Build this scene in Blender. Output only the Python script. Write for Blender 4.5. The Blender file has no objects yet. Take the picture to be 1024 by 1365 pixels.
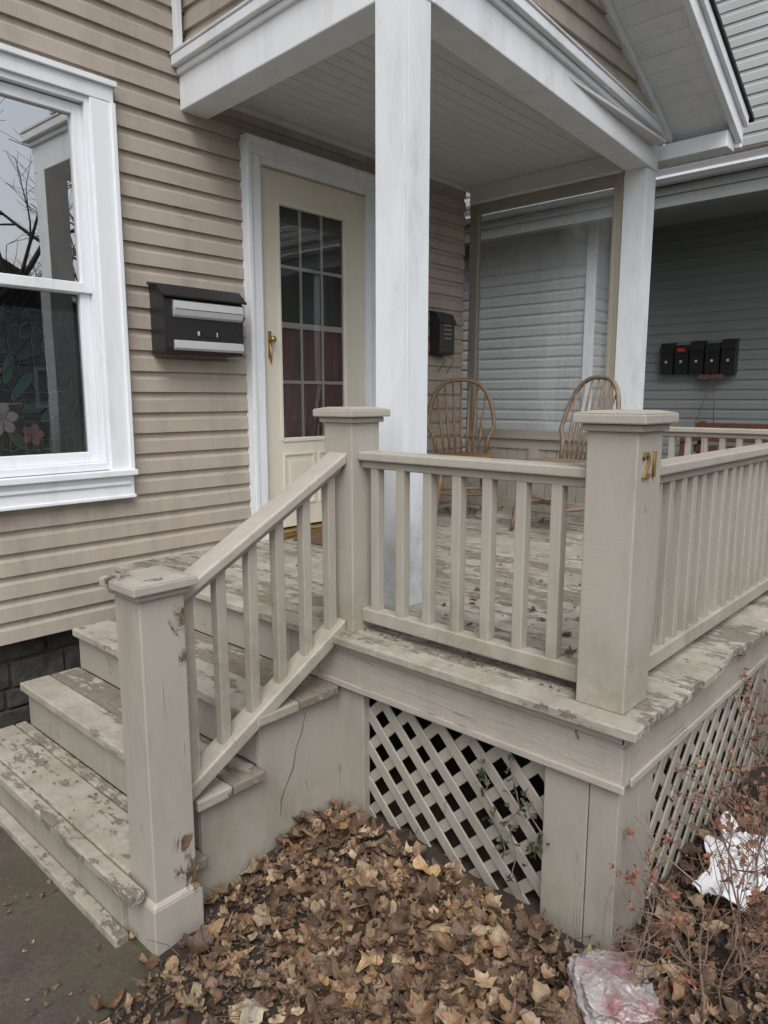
import bpy, math, random, bmesh
from mathutils import Vector, Matrix, noise
random.seed(7)
D = bpy.data
scene = bpy.context.scene
DK = 0.754      # deck top
WY = 3.28       # house wall plane

# ---------------------------------------------------------------- builder
class B:
    def __init__(s): s.v=[]; s.f=[]; s.m=[]; s.smooth=[]
    def add(s, vs, fs, mi=0, sm=False):
        o=len(s.v); s.v+= [tuple(p) for p in vs]
        for f in fs:
            s.f.append([i+o for i in f]); s.m.append(mi); s.smooth.append(sm)
    def box(s,x0,x1,y0,y1,z0,z1,mi=0):
        s.add([(x0,y0,z0),(x1,y0,z0),(x1,y1,z0),(x0,y1,z0),(x0,y0,z1),(x1,y0,z1),(x1,y1,z1),(x0,y1,z1)],
              [(3,2,1,0),(4,5,6,7),(0,1,5,4),(1,2,6,5),(2,3,7,6),(3,0,4,7)],mi)
    def hexa(s,bot,top,mi=0):
        s.add(list(bot)+list(top),[(3,2,1,0),(4,5,6,7),(0,1,5,4),(1,2,6,5),(2,3,7,6),(3,0,4,7)],mi)
    def prism(s,poly,fn,a,b,mi=0):
        n=len(poly)
        vs=[fn(u,v,a) for u,v in poly]+[fn(u,v,b) for u,v in poly]
        fs=[tuple(range(n-1,-1,-1)),tuple(range(n,2*n))]+[(i,(i+1)%n,n+(i+1)%n,n+i) for i in range(n)]
        s.add(vs,fs,mi)
    def tube(s,pts,rad,n=6,mi=0,caps=True):
        pts=[Vector(p) for p in pts]
        if not hasattr(rad,'__len__'): rad=[rad]*len(pts)
        vs=[];ref=None
        for i,p in enumerate(pts):
            d=(pts[min(i+1,len(pts)-1)]-pts[max(i-1,0)])
            if d.length<1e-9: d=Vector((0,0,1))
            d.normalize()
            if ref is None: ref=Vector((1,0,0)) if abs(d.x)<.8 else Vector((0,1,0))
            r=(ref-d*ref.dot(d)); 
            if r.length<1e-6: r=d.orthogonal()
            r.normalize(); ref=r; u=d.cross(r)
            for k in range(n):
                a=2*math.pi*k/n
                vs.append(p+r*math.cos(a)*rad[i]+u*math.sin(a)*rad[i])
        fs=[]
        for i in range(len(pts)-1):
            for k in range(n):
                fs.append((i*n+k,i*n+(k+1)%n,(i+1)*n+(k+1)%n,(i+1)*n+k))
        if caps:
            fs.append(tuple(range(n-1,-1,-1))); fs.append(tuple(range((len(pts)-1)*n,len(pts)*n)))
        s.add(vs,fs,mi,True)
    def obj(s,name,mats,parent=None,bevel=0,seg=2):
        me=D.meshes.new(name); me.from_pydata(s.v,[],s.f); 
        if not isinstance(mats,(list,tuple)): mats=[mats]
        for m in mats: me.materials.append(m)
        me.polygons.foreach_set('material_index',s.m)
        me.polygons.foreach_set('use_smooth',s.smooth)
        me.update()
        o=D.objects.new(name,me); scene.collection.objects.link(o)
        if parent: o.parent=parent
        if bevel:
            b=o.modifiers.new('bev','BEVEL'); b.width=bevel; b.segments=seg; b.limit_method='ANGLE'; b.angle_limit=math.radians(40)
        return o
def empty(name):
    o=D.objects.new(name,None); scene.collection.objects.link(o); return o

# ---------------------------------------------------------------- materials
class M:
    def __init__(s,name):
        s.m=D.materials.new(name); s.m.use_nodes=True; s.t=s.m.node_tree; s.n=s.t.nodes
        s.b=s.n['Principled BSDF']; s.pos=s.n.new('ShaderNodeNewGeometry')
    def L(s,a,b): s.t.links.new(a,b)
    def vec(s,scale=(1,1,1)):
        mp=s.n.new('ShaderNodeMapping'); mp.inputs['Scale'].default_value=scale
        s.L(s.pos.outputs['Position'],mp.inputs['Vector'])
        return mp.outputs[0]
    def noise(s,scale,stretch=(1,1,1),detail=6,rough=.6,dist=0):
        t=s.n.new('ShaderNodeTexNoise'); t.inputs['Scale'].default_value=scale
        t.inputs['Detail'].default_value=detail; t.inputs['Roughness'].default_value=rough; t.inputs['Distortion'].default_value=dist
        s.L(s.vec(stretch),t.inputs['Vector']); return t.outputs[0]
    def ramp(s,inp,p0,p1,c0=0,c1=1):
        r=s.n.new('ShaderNodeMapRange'); r.inputs[1].default_value=p0; r.inputs[2].default_value=p1
        r.inputs[3].default_value=c0; r.inputs[4].default_value=c1; s.L(inp,r.inputs[0]); return r.outputs[0]
    def math(s,op,a,b):
        m=s.n.new('ShaderNodeMath'); m.operation=op
        for i,x in enumerate((a,b)):
            if isinstance(x,(int,float)): m.inputs[i].default_value=x
            else: s.L(x,m.inputs[i])
        return m.outputs[0]
    def mix(s,f,a,b,mode='MIX'):
        m=s.n.new('ShaderNodeMix'); m.data_type='RGBA'; m.blend_type=mode
        for inp,x in ((m.inputs[0],f),(m.inputs[6],a),(m.inputs[7],b)):
            if isinstance(x,(int,float)): inp.default_value=x
            elif isinstance(x,tuple): inp.default_value=(*x,1)[:4]
            else: s.L(x,inp)
        return m.outputs[2]
    def col(s,c):
        if isinstance(c,tuple): s.b.inputs['Base Color'].default_value=(*c,1)
        else: s.L(c,s.b.inputs['Base Color'])
    def rough(s,r):
        if isinstance(r,(int,float)): s.b.inputs['Roughness'].default_value=r
        else: s.L(r,s.b.inputs['Roughness'])
    def bump(s,h,dist=.002,strength=1):
        b=s.n.new('ShaderNodeBump'); b.inputs['Distance'].default_value=dist; b.inputs['Strength'].default_value=strength
        s.L(h,b.inputs['Height'])
        s.L(b.outputs[0],s.b.inputs['Normal']); return b.outputs[0]
    def island(s): return s.pos.outputs['Random Per Island']
    def zpos(s):
        x=s.n.new('ShaderNodeSeparateXYZ'); s.L(s.pos.outputs['Position'],x.inputs[0]); return x.outputs[2]

def sc(c,k): return tuple(min(1,x*k) for x in c)

def paint(name,c,rough=.55,dirt=(.16,.14,.11),amt=.35,chips=0.0,chipc=(.2,.15,.11),stretch=(1,1,.35),bump=.0012,var=.08,moss=None,cracks=0,crstretch=(1,1,.045)):
    m=M(name)
    n1=m.noise(2.3,stretch,5); n2=m.noise(30,stretch,8,.7); n3=m.noise(7,(1,1,.25),6,.65)
    base=m.mix(m.ramp(n1,.3,.7),sc(c,1-var),sc(c,1+var))
    base=m.mix(m.ramp(m.island(),0,1,0,.5),base,sc(c,.9))
    d=m.math('MULTIPLY',m.ramp(n3,.48,.78,0,amt),m.ramp(n2,.35,.65,.3,1))
    base=m.mix(d,base,dirt)
    n4=m.noise(130,(1,1,1),3,.6)
    base=m.mix(m.ramp(n4,.66,.72,0,.35 if amt>.1 else .1),base,sc(dirt,.8))
    h=m.math('ADD',m.math('MULTIPLY',n2,.7),m.math('MULTIPLY',n4,.25))
    if moss:
        n6=m.noise(6,(1,1,1),9,.75)
        mm=m.math('MULTIPLY',m.ramp(m.zpos(),moss[0],moss[1],1,0),m.ramp(n6,.40,.62,0,moss[2]))
        base=m.mix(mm,base,(.14,.145,.065))
    if cracks>0:
        n7=m.noise(15,crstretch,3,.5,.2); a=m.math('ABSOLUTE',m.math('SUBTRACT',n7,.5),0)
        n9=m.noise(5,(1,1,.5),4,.6)
        ck=m.math('MULTIPLY',m.ramp(a,.002,.006,1,0),m.ramp(n9,.56,.64,0,cracks))
        base=m.mix(ck,base,sc(dirt,.7)); h=m.math('SUBTRACT',h,m.math('MULTIPLY',ck,1.0))
    if chips>0:
        cn=m.noise(9,(1,1,.5),9,.75,.6)
        cm=m.ramp(cn,.72-chips*.2,.735-chips*.2)
        base=m.mix(cm,base,m.mix(m.ramp(n2,.4,.6),chipc,sc(chipc,1.8)))
        h=m.math('SUBTRACT',h,m.math('MULTIPLY',cm,1.2))
    m.col(base); m.rough(m.ramp(n2,.3,.7,rough-.08,rough+.15)); m.bump(h,bump)
    return m.m

def peeling(name,c,wood=(.2,.17,.13),moss=(.14,.14,.07),thr=.5,ax='Y',mossamt=.5):
    m=M(name); st={'Y':(3,.55,3),'X':(.55,3,3)}[ax]
    n1=m.noise(5,st,12,.72,.3); n2=m.noise(40,st,8,.7); n3=m.noise(1.7,(1,1,1),6,.7); n4=m.noise(14,(1,1,1),8,.75)
    n7=m.noise(3.2,(1,1,1),5,.6)
    isl=m.ramp(m.island(),0,1,-.06,.06)
    a=m.math('ADD',m.math('ADD',m.math('MULTIPLY',n1,.58),m.math('MULTIPLY',n4,.32)),m.math('ADD',m.math('MULTIPLY',n3,.16),isl))
    cm=m.ramp(a,thr+.01,thr+.04)
    woodc=m.mix(m.ramp(n2,.3,.7),sc(wood,.45),sc(wood,1.35))
    woodc=m.mix(m.ramp(n4,.35,.7),woodc,(.22,.205,.175))
    pc=m.mix(m.ramp(n3,.3,.7),sc(c,.86),sc(c,1.08))
    pc=m.mix(m.ramp(n4,.44,.70,0,.6),pc,(.2,.18,.14))
    pc=m.mix(m.ramp(n2,.5,.8,0,.45),pc,(.15,.13,.10))
    base=m.mix(cm,pc,woodc)
    n5=m.noise(2.6,(1,1,1),10,.8)
    base=m.mix(m.ramp(n5,.46,.68,0,mossamt),base,moss)
    base=m.mix(m.ramp(n7,.4,.75,0,.4),base,(.12,.10,.07))
    m.col(base); m.rough(m.ramp(cm,0,1,.6,.9))
    h=m.math('ADD',m.math('MULTIPLY',n2,.45),m.math('SUBTRACT',1,m.math('MULTIPLY',cm,.8)))
    m.bump(h,.0025); return m.m

def simple(name,c,rough=.5,metal=0,nscale=20,var=.2,bump=0.0):
    m=M(name); n=m.noise(nscale,(1,1,1),6,.65)
    m.col(m.mix(m.ramp(n,.3,.7),sc(c,1-var),sc(c,1+var))); m.rough(m.ramp(n,.3,.7,max(.02,rough-.07),rough+.1))
    m.b.inputs['Metallic'].default_value=metal
    if bump: m.bump(n,bump)
    return m.m

BEIGE=(.365,.340,.298)
m_paint=paint('greige_paint',BEIGE,.5,amt=.55,chips=.34,bump=.002,moss=(.78,1.0,.5),cracks=.55)
m_skirt=paint('greige_skirt',sc(BEIGE,.88),.55,amt=.6,chips=.34,bump=.002,moss=(.05,.5,.35),cracks=.5)
m_fascia=paint('greige_fascia',BEIGE,.5,amt=.5,chips=.25,stretch=(.6,.25,3),bump=.004,moss=(.60,.74,.0),cracks=.6,crstretch=(.05,.05,1.2))
m_white=paint('white_paint',(.72,.75,.79),.45,(.3,.29,.26),.4,0,bump=.0006,var=.03)
m_column=paint('white_column',(.68,.72,.76),.45,(.25,.27,.22),.5,.02,bump=.001,var=.04,moss=(.76,1.35,.5),cracks=.3)
m_ceil=paint('ceiling_paint',(.58,.58,.58),.5,(.3,.28,.25),.25,0,bump=.0005,var=.03)
m_deck=peeling('deck_boards',(.42,.40,.35),(.18,.155,.12),moss=(.125,.13,.06),thr=.545,mossamt=.75)
m_tread=peeling('tread_boards',(.40,.375,.33),(.145,.115,.085),thr=.52,mossamt=.45)
m_cream=paint('cream_door',(.66,.63,.54),.4,(.3,.25,.18),.25,0,bump=.0004,var=.03)
m_tanframe=paint('taupe_frame',(.30,.275,.235),.5,amt=.3)
m_number=simple('brass_number',(.22,.15,.06),.45,.3)
m_brass=simple('brass',(.40,.28,.12),.35,.8)
m_black=simple('black_enamel',(.018,.018,.02),.35,0,60,.4)
m_alu=simple('brushed_aluminium',(.52,.53,.55),.35,.25,3,.04)
m_dark=simple('dark_interior',(.02,.02,.022),.8)
m_red=simple('red_curtain',(.15,.02,.04),.8,0,8,.4)
m_stone=simple('foundation_stone',(.04,.037,.034),.9,0,9,.7,.02)
m_oak=simple('chair_oak',(.19,.115,.06),.4,0,35,.3,.0004)
m_oak2=simple('chair_weathered',(.19,.14,.10),.55,0,35,.35,.0005)
m_bench=simple('bench_wood',(.10,.045,.022),.5)
m_mat=simple('mat_brown',(.13,.085,.05),.95,0,90,.5,.003)
m_ngrey=paint('neighbor_trim_grey',(.33,.35,.35),.5,amt=.2,bump=.0004)

def sidingmat(name,c,dirtamt=.3,rough=.42):
    m=M(name)
    n1=m.noise(1.2,(1,1,1),5); n3=m.noise(4,(1.6,1.6,.35),9,.75); n2=m.noise(60,(1,1,1),6,.7); n5=m.noise(9,(.5,.5,2.2),9,.75)
    n8=m.noise(.9,(1,1,1),8,.7)
    base=m.mix(m.ramp(n1,.3,.7),sc(c,.92),sc(c,1.06))
    base=m.mix(m.ramp(m.island(),0,1,0,.4),base,sc(c,.88))
    base=m.mix(m.ramp(n3,.48,.8,0,dirtamt),base,(.13,.12,.10))
    base=m.mix(m.ramp(n5,.55,.78,0,dirtamt),base,(.2,.185,.16))
    base=m.mix(m.ramp(n8,.55,.75,0,dirtamt*.8),base,(.16,.15,.12))
    m.col(base); m.rough(m.ramp(n3,.3,.7,rough,rough+.2)); m.bump(n2,.0004); return m.m
m_siding=sidingmat('tan_vinyl_siding',(.38,.332,.28),.5)
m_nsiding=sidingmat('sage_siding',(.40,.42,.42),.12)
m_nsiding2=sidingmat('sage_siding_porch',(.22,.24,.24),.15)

def glassmat(name,haze=0.0,refl=.25,tint=(.9,.93,.95)):
    m=M(name); n=m.n; out=n['Material Output']
    tr=n.new('ShaderNodeBsdfTransparent'); tr.inputs[0].default_value=(*tint,1)
    gl=n.new('ShaderNodeBsdfGlossy'); gl.inputs['Roughness'].default_value=.01
    fr=n.new('ShaderNodeFresnel'); fr.inputs[0].default_value=1.5
    f=m.ramp(fr.outputs[0],0,1,refl,1)
    wn=m.noise(1.6,(1,1,1),1); bp=n.new('ShaderNodeBump'); bp.inputs['Distance'].default_value=.0004; m.L(wn,bp.inputs['Height']); m.L(bp.outputs[0],gl.inputs['Normal'])
    mx=n.new('ShaderNodeMixShader'); m.L(f,mx.inputs[0]); m.L(tr.outputs[0],mx.inputs[1]); m.L(gl.outputs[0],mx.inputs[2])
    last=mx.outputs[0]
    if haze:
        df=n.new('ShaderNodeBsdfDiffuse'); df.inputs[0].default_value=(.55,.58,.60,1)
        hz=m.ramp(m.noise(2.2,(1,1,.6),9,.75,.5),.35,.75,haze*.4,haze*1.5)
        m2=n.new('ShaderNodeMixShader'); m.L(hz,m2.inputs[0]); m.L(last,m2.inputs[1]); m.L(df.outputs[0],m2.inputs[2]); last=m2.outputs[0]
    m.L(last,out.inputs['Surface']); return m.m
m_glass=glassmat('window_glass',0,.62,(.6,.62,.63))
m_glass2=glassmat('window_glass_lower',0,.15,(.95,.97,.98))
m_glassd=glassmat('door_glass',.05,.05,(.9,.9,.9))
m_glassp=glassmat('porch_glass',.30,.06)

# ---------------------------------------------------------------- siding
def siding(b,axis,plane,s0,s1,z0,z1,c=.1,holes=(),endfn=None,seed=1,mi=0,depth=.02):
    R=random.Random(seed); z=z0
    prof=[(0,.1),(0,1),(.60,.82),(.74,.25),(1.0,.18)]
    while z<z1-.005:
        zt=min(z+c,z1); e=s1 if endfn is None else min(s1,endfn((z+zt)/2))
        iv=[(s0,e)] if e>s0+.02 else []
        for (h0,h1,hz0,hz1) in holes:
            if z+c*.5>hz0 and z+c*.5<hz1:
                nv=[]
                for a,d in iv:
                    if h1<=a or h0>=d: nv.append((a,d)); continue
                    if h0>a: nv.append((a,h0))
                    if h1<d: nv.append((h1,d))
                iv=nv
        for a,d in iv:
            cuts=[a]; p=a+R.uniform(.4,3.4)
            while p<d-.3: cuts.append(p); p+=R.uniform(2.6,3.6)
            cuts.append(d)
            for i in range(len(cuts)-1):
                off=.0018*(i%2); jit=R.uniform(-.001,.001)
                vs=[];zz=zt-z
                x0=cuts[i]-(.02 if off else 0); x1=cuts[i+1]
                for u,o in prof:
                    for s in (x0,x1):
                        oo=o*depth+off; pz=z+u*zz+ (jit if 0<u<1 else 0)
                        vs.append((s,plane-oo,pz) if axis=='Y' else (plane-oo,s,pz))
                b.add(vs,[(2*k,2*k+1,2*k+3,2*k+2) for k in range(len(prof)-1)],mi)
        z+=c

# ================================================================ HOUSE
house=empty('clapboard_house')
WX0,WX1,WZ0,WZ1=.64,1.64,1.20,2.86
DX0,DX1,DZ1=2.53,3.38,2.83
b=B()
siding(b,'Y',WY,-5,4.42,.49,6.2,.1,holes=((WX0-.02,WX1,WZ0-.0,WZ1),(DX0,DX1,.5,DZ1)),seed=3)
b.obj('wall_siding',m_siding,house)
b=B()
b.box(-5,4.38,3.36,3.5,-.1,.474)
R=random.Random(31); z=-.02
while z<.44:
    h=R.uniform(.09,.14); x=-2+R.uniform(0,.2)
    while x<1.7:
        w=R.uniform(.16,.34); o=R.uniform(0,.018)
        b.box(x,x+w-.012,3.335+o,3.365,z,min(z+h-.012,.47)); x+=w
    z+=h
b.obj('foundation',m_stone,house,.01,2)
b=B()
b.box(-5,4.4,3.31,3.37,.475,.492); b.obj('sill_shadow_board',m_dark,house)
b=B()
for (x0,x1,z0,z1) in ((-5,WX0-.1,.5,6.2),(WX1+.08,DX0-.06,.5,6.2),(DX1+.06,4.4,.5,6.2),(WX0-.1,WX1+.08,.5,WZ0-.05),(WX0-.1,WX1+.08,WZ1+.05,6.2),(DX0-.06,DX1+.06,DZ1+.05,6.2)):
    b.box(x0,x1,3.285,3.36,z0,z1)
b.box(4.34,4.4,3.36,9,0,6.2); b.box(-5,-4.94,3.36,9,0,6.2); b.box(-5,4.4,9,9.06,0,6.2)
b.box(-5,4.34,3.36,9,.6,.7); b.box(.2,2.1,3.9,3.95,.7,3.2)
b.obj('wall_core',m_dark,house)
b=B()
b.prism([(3.0,6.1),(9.4,6.1),(6.2,9.0)],lambda u,v,a:(a,u,v),-5.3,4.7)
b.obj('roof',simple('dark_shingles',(.04,.038,.036),.9,0,30,.4,.004),house)
b=B()
def frame(b,x0,x1,z0,z1,w,y0,y1,mi=0):
    b.box(x0,x0+w,y0,y1,z0,z1,mi); b.box(x1-w,x1,y0,y1,z0,z1,mi)
    b.box(x0+w,x1-w,y0,y1,z1-w,z1,mi); b.box(x0+w,x1-w,y0,y1,z0,z0+w,mi)
ox0,ox1=.56,1.72
b.box(ox1-.11,ox1,3.225,3.275,1.215,2.86); b.box(ox0,ox0+.11,3.225,3.275,1.215,2.86)
b.box(ox0,ox1,3.225,3.275,2.862,2.945); b.box(ox0-.012,ox1+.012,3.208,3.275,2.925,2.95)
b.box(ox1-.018,ox1+.004,3.214,3.275,1.20,2.86)
b.box(ox0-.0,ox1+.0,3.225,3.275,1.09,1.21); b.box(ox0-.01,ox1+.008,3.195,3.275,1.195,1.222); b.box(ox0+.02,ox1-.02,3.215,3.275,1.15,1.165)
b.box(ox0-.0,ox1+.004,3.214,3.275,1.085,1.10)
frame(b,ox0+.1,ox1-.095,1.225,2.87,.035,3.24,3.32)
frame(b,ox0+.135,ox1-.13,2.03,2.83,.045,3.27,3.31)
frame(b,ox0+.135,ox1-.13,1.26,2.075,.05,3.29,3.33)
b.obj('window_frame',m_white,house,.003)
b=B(); b.add([(ox0+.17,3.292,2.07),(ox1-.17,3.292,2.07),(ox1-.17,3.292,2.79),(ox0+.17,3.292,2.79)],[(0,1,2,3)])
b.add([(ox0+.18,3.312,1.31),(ox1-.17,3.312,1.31),(ox1-.17,3.312,2.03),(ox0+.18,3.312,2.03)],[(0,1,2,3)],1)
b.obj('window_pane',[m_glass,m_glass2],house)
b=B()
YO=3.322
def petal(b,cx,cz,a,l,w,mi,y=YO):
    pts=[]
    for k in range(12):
        t=k/12*2*math.pi; u=l*.5*(1-math.cos(t)); v=w*math.sin(t)*(.6+.4*math.sin(t/2))
        pts.append((cx+u*math.cos(a)-v*math.sin(a),y,cz+u*math.sin(a)+v*math.cos(a)))
    b.add(pts,[tuple(range(12))],mi)
    b.tube([(p[0],p[1]-.001,p[2]) for p in pts+[pts[0]]],.0022,4,3)
for k in range(6): petal(b,1.17,1.47,k*1.05+.2,.075,.027,1,YO-.0006*k)
for k in range(5): petal(b,1.14,1.66,k*1.25+.5,.055,.02,0,YO-.0006*k)
for k in range(5): petal(b,1.30,1.40,k*1.25,.05,.02,0,YO-.0006*k)
for cx,cz,a,l in ((1.22,1.55,.9,.15),(1.2,1.42,-.9,.1),(1.12,1.54,2.2,.13),(1.34,1.46,.6,.10),(1.2,1.62,1.3,.13),(1.26,1.5,.3,.12),(1.1,1.72,1.2,.12)):
    petal(b,cx,cz,a,l,.022,2,YO+.003)
R=random.Random(9)
P=[[(1.0+i*.055+R.uniform(-.018,.018),1.32+j*.055+R.uniform(-.018,.018)) for j in range(12)] for i in range(10)]
for i in range(10):
    for j in range(12):
        x,z=P[i][j]
        if i<9 and R.random()<.8: x2,z2=P[i+1][j]; b.tube([(x,YO+.006,z),((x+x2)/2,YO+.006,(z+z2)/2+R.uniform(-.01,.01)),(x2,YO+.006,z2)],.0022,4,3)
        if j<11 and R.random()<.8: x2,z2=P[i][j+1]; b.tube([(x,YO+.006,z),((x+x2)/2+R.uniform(-.01,.01),YO+.006,(z+z2)/2),(x2,YO+.006,z2)],.0022,4,3)
b.obj('stained_glass_flowers',[simple('pink_glass',(.45,.2,.25),.3),simple('white_glass',(.5,.46,.46),.3),simple('green_glass',(.06,.16,.10),.3),simple('lead_came',(.24,.27,.28),.5)],house)
b=B(); b.box(.7,1.6,3.334,3.34,1.25,1.95); b.obj('textured_pane',simple('textured_glass',(.035,.045,.05),.12,0,14,.8,.006),house)
# --- door
b=B()
b.box(2.444,2.53,3.22,3.275,DK,2.83); b.box(3.38,3.466,3.22,3.275,DK,2.83); b.box(2.444,3.466,3.22,3.275,2.832,2.905)
b.box(2.436,2.462,3.208,3.276,DK+.002,2.9); b.box(3.448,3.474,3.208,3.276,DK+.002,2.9); b.box(2.436,3.474,3.208,3.276,2.892,2.917)
b.box(2.515,2.545,3.235,3.33,DK+.001,2.835); b.box(3.365,3.395,3.235,3.33,DK+.001,2.835); b.box(2.545,3.365,3.235,3.33,2.80,2.836)
b.obj('door_casing',m_white,house,.003)
gx0,gx1,gz0,gz1=2.69,3.19,1.33,2.62
b=B(); y0,y1=3.265,3.295
b.box(2.548,gx0,y0,y1,.80,2.797); b.box(gx1,3.362,y0,y1,.80,2.797)
b.box(gx0,gx1,y0,y1,gz1,2.797); b.box(gx0,gx1,y0,y1,.80,gz0)
for (x0,x1,z0,z1) in ((gx0-.01,gx1+.01,gz0-.012,gz1+.012),):
    b.box(x0-.012,x0+.006,y0-.008,y0+.004,z0,z1); b.box(x1-.006,x1+.012,y0-.008,y0+.004,z0,z1)
    b.box(x0,x1,y0-.007,y0+.004,z1-.008,z1+.012); b.box(x0,x1,y0-.007,y0+.004,z0-.012,z0+.008)
for x0,x1 in ((2.68,2.925),(2.955,3.2)):
    for (zz0,zz1) in ((.93,1.24),):
        b.box(x0,x0+.015,y0-.008,y0+.002,zz0,zz1);b.box(x1-.015,x1,y0-.008,y0+.002,zz0,zz1)
        b.box(x0+.015,x1-.015,y0-.008,y0+.002,zz1-.015,zz1);b.box(x0+.015,x1-.015,y0-.008,y0+.002,zz0,zz0+.015)
        b.box(x0+.045,x1-.045,y0-.005,y0+.002,zz0+.045,zz1-.045)
b.obj('storm_door',m_cream,house,.0025)
b=B()
for k in (1,2):
    x=gx0+(gx1-gx0)*k/3; b.box(x-.009,x+.009,3.285,3.293,gz0,gz1)
for k in (1,2,3):
    z=gz0+(gz1-gz0)*k/4; h=.016 if k==2 else .009; b.box(gx0,gx1,3.283,3.292,z-h,z+h)
b.obj('door_muntins',m_cream,house)
b=B(); b.add([(gx0,3.281,gz0),(gx1,3.281,gz0),(gx1,3.281,gz1),(gx0,3.281,gz1)],[(0,1,2,3)]); b.obj('door_pane',m_glassd,house)
b=B(); b.box(2.55,3.36,3.335,3.36,.8,2.8); b.obj('inner_door',m_dark,house)
b=B()
n=40
vs=[];fs=[]
for i in range(n+1):
    x=gx0-.02+(gx1-gx0+.04)*i/n; y=3.318+.006*math.sin(i*1.3)+.003*math.sin(i*2.9)
    vs+=[(x,y,1.3),(x,y,1.965+.006*math.sin(i*.4))]
for i in range(n): fs.append((2*i,2*i+2,2*i+3,2*i+1))
b.add(vs,fs,0,True); b.obj('door_curtain',m_red,house)
b=B(); b.tube([(2.60,3.265,1.885),(2.60,3.235,1.885)],.012,10); b.tube([(2.60,3.24,1.885),(2.60,3.225,1.885),(2.60,3.215,1.885)],[.012,.020,.010],12)
b.tube([(2.60,3.258,1.87),(2.60,3.252,1.80),(2.60,3.256,1.755)],[.008,.006,.004],8); b.box(2.59,2.61,3.259,3.266,1.78,1.93)
b.obj('door_handle',m_brass,house)
b=B(); b.box(2.54,3.37,3.19,3.3,DK,DK+.035); b.box(2.50,3.4,3.16,3.19,DK,DK+.02); b.obj('threshold',m_brass,house,.003)

# ================================================================ PORCH
porch=empty('front_porch')
R=random.Random(11)
b=B(); x=1.615
while x<4.62:
    w=.092; g=.0045
    y0=.655+R.uniform(-.011,.011); dz=R.uniform(-.002,.002)
    b.box(x,x+w-g,y0,3.262,DK-.028+dz,DK+dz); x+=w
b.obj('deck_boards',m_deck,porch,.004)
b=B()
b.box(1.655,1.69,.70,1.90,.565,.724); b.box(1.64,1.66,.69,1.845,.70,.7235)
b.box(1.692,4.6,.70,.735,.565,.724); b.box(1.64,4.6,.685,.70,.70,.7235)
b.box(1.645,1.656,.69,1.84,.563,.585); b.box(1.70,4.6,.69,.70,.563,.585)
b.obj('deck_fascia',m_fascia,porch,.003)
b=B()
b.box(1.665,1.70,.708,.79,-.05,.564); b.box(1.666,1.70,.793,.925,-.05,.563); b.box(1.7,1.80,.712,.745,-.05,.564);b.box(1.803,1.90,.713,.745,-.05,.563)
b.box(1.668,1.70,1.63,1.80,-.05,.564)
b.box(3.0,3.12,.712,.745,-.05,.564); b.box(4.45,4.6,.712,.745,-.05,.564)
b.obj('skirt_boards',m_skirt,porch,.003)
b=B()
for xx in (2.2,2.8,3.4,4.0,4.5): b.box(xx,xx+.04,.75,3.25,.58,.722)
b.box(4.55,4.6,.74,3.28,0,.72); b.obj('joists',m_dark,porch)
def lattice(b,fn,s0,s1,z0,z1,sp=.122,w=.036,mi=0):
    hw=w*.707; R=random.Random(int(s0*100))
    for layer,sgn in ((0,1),(1,-1)):
        for k in range(-12,90):
            c=s0+k*sp+R.uniform(-.005,.005); e=R.uniform(-.006,.006)
            poly=[(c-hw,z0),(c+hw,z0),(c+hw+sgn*(z1-z0)+e,z1),(c-hw+sgn*(z1-z0)+e,z1)]
            for side,val in ((1,s0),(-1,s1)):
                out=[]
                for i in range(len(poly)):
                    p=poly[i];q=poly[(i+1)%len(poly)]
                    ip=(p[0]-val)*side>=0; iq=(q[0]-val)*side>=0
                    if ip: out.append(p)
                    if ip!=iq:
                        t=(val-p[0])/(q[0]-p[0]); out.append((val,p[1]+t*(q[1]-p[1])))
                poly=out
                if len(poly)<3: break
            if len(poly)<3: continue
            o0=.009*layer
            b.prism(poly,fn,o0,o0+.008,mi)
b=B()
lattice(b,lambda s,z,o:(1.695+o,s,z),.90,1.64,-.02,.57)
lattice(b,lambda s,z,o:(s,.728+o,z),1.88,4.5,-.02,.57)
b.obj('lattice_skirt',m_skirt,porch,.0015,1)
CX,CY=2.02,1.76; FX,FY=4.465,1.945; CW=.14
b=B(); b.box(CX,CX+CW,CY,CY+CW,DK,2.945); b.box(FX,FX+CW,FY,FY+CW,DK,2.945)
b.box(CX+.02,CX+.0215,CY-.0015,CY+.001,DK,2.9)
b.obj('porch_columns',m_column,porch,.004)
def skew(b,p,q,n,w,z0,z1,mi=0):
    n=Vector(n)*w; P=Vector(p);Q=Vector(q)
    bt=[(P.x,P.y,z0),(Q.x,Q.y,z0),(Q.x+n.x,Q.y+n.y,z0),(P.x+n.x,P.y+n.y,z0)]
    b.hexa(bt,[(x,y,z1) for x,y,_ in bt],mi)
b=B()
BX0=CX-.004; BX1=2.088
skew(b,(BX0,CY-.004),(BX1,3.27),(1,0),.155,2.94,3.11)
skew(b,(BX0+.155,CY-.004+.0),(FX+CW+.01,FY-.006),(0,1),.155,2.942,3.11)
for (o,za,zb) in ((.018,3.095,3.125),(.045,3.125,3.172),(.052,3.172,3.185)):
    skew(b,(BX0-o,CY-.004-o),(BX1-o,3.262),(1,0),.14+o,za,zb)
    skew(b,(BX0-o+.14+o,CY-.004-o),(FX+CW+.01+o,FY-.006-o),(0,1),.14+o,za,zb)
b.box(FX,FX+CW+.008,FY+.15,3.26,2.942,3.11)
b.obj('porch_beams',m_white,porch,.008,3)
b=B()
y=1.84
while y<3.26:
    b.box(2.15,4.47,y,min(y+.078,3.258),3.055,3.07); y+=.0805
b.box(2.15,4.5,1.85,3.258,3.072,3.08)
b.obj('ceiling_boards',m_ceil,porch,.002)
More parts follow.
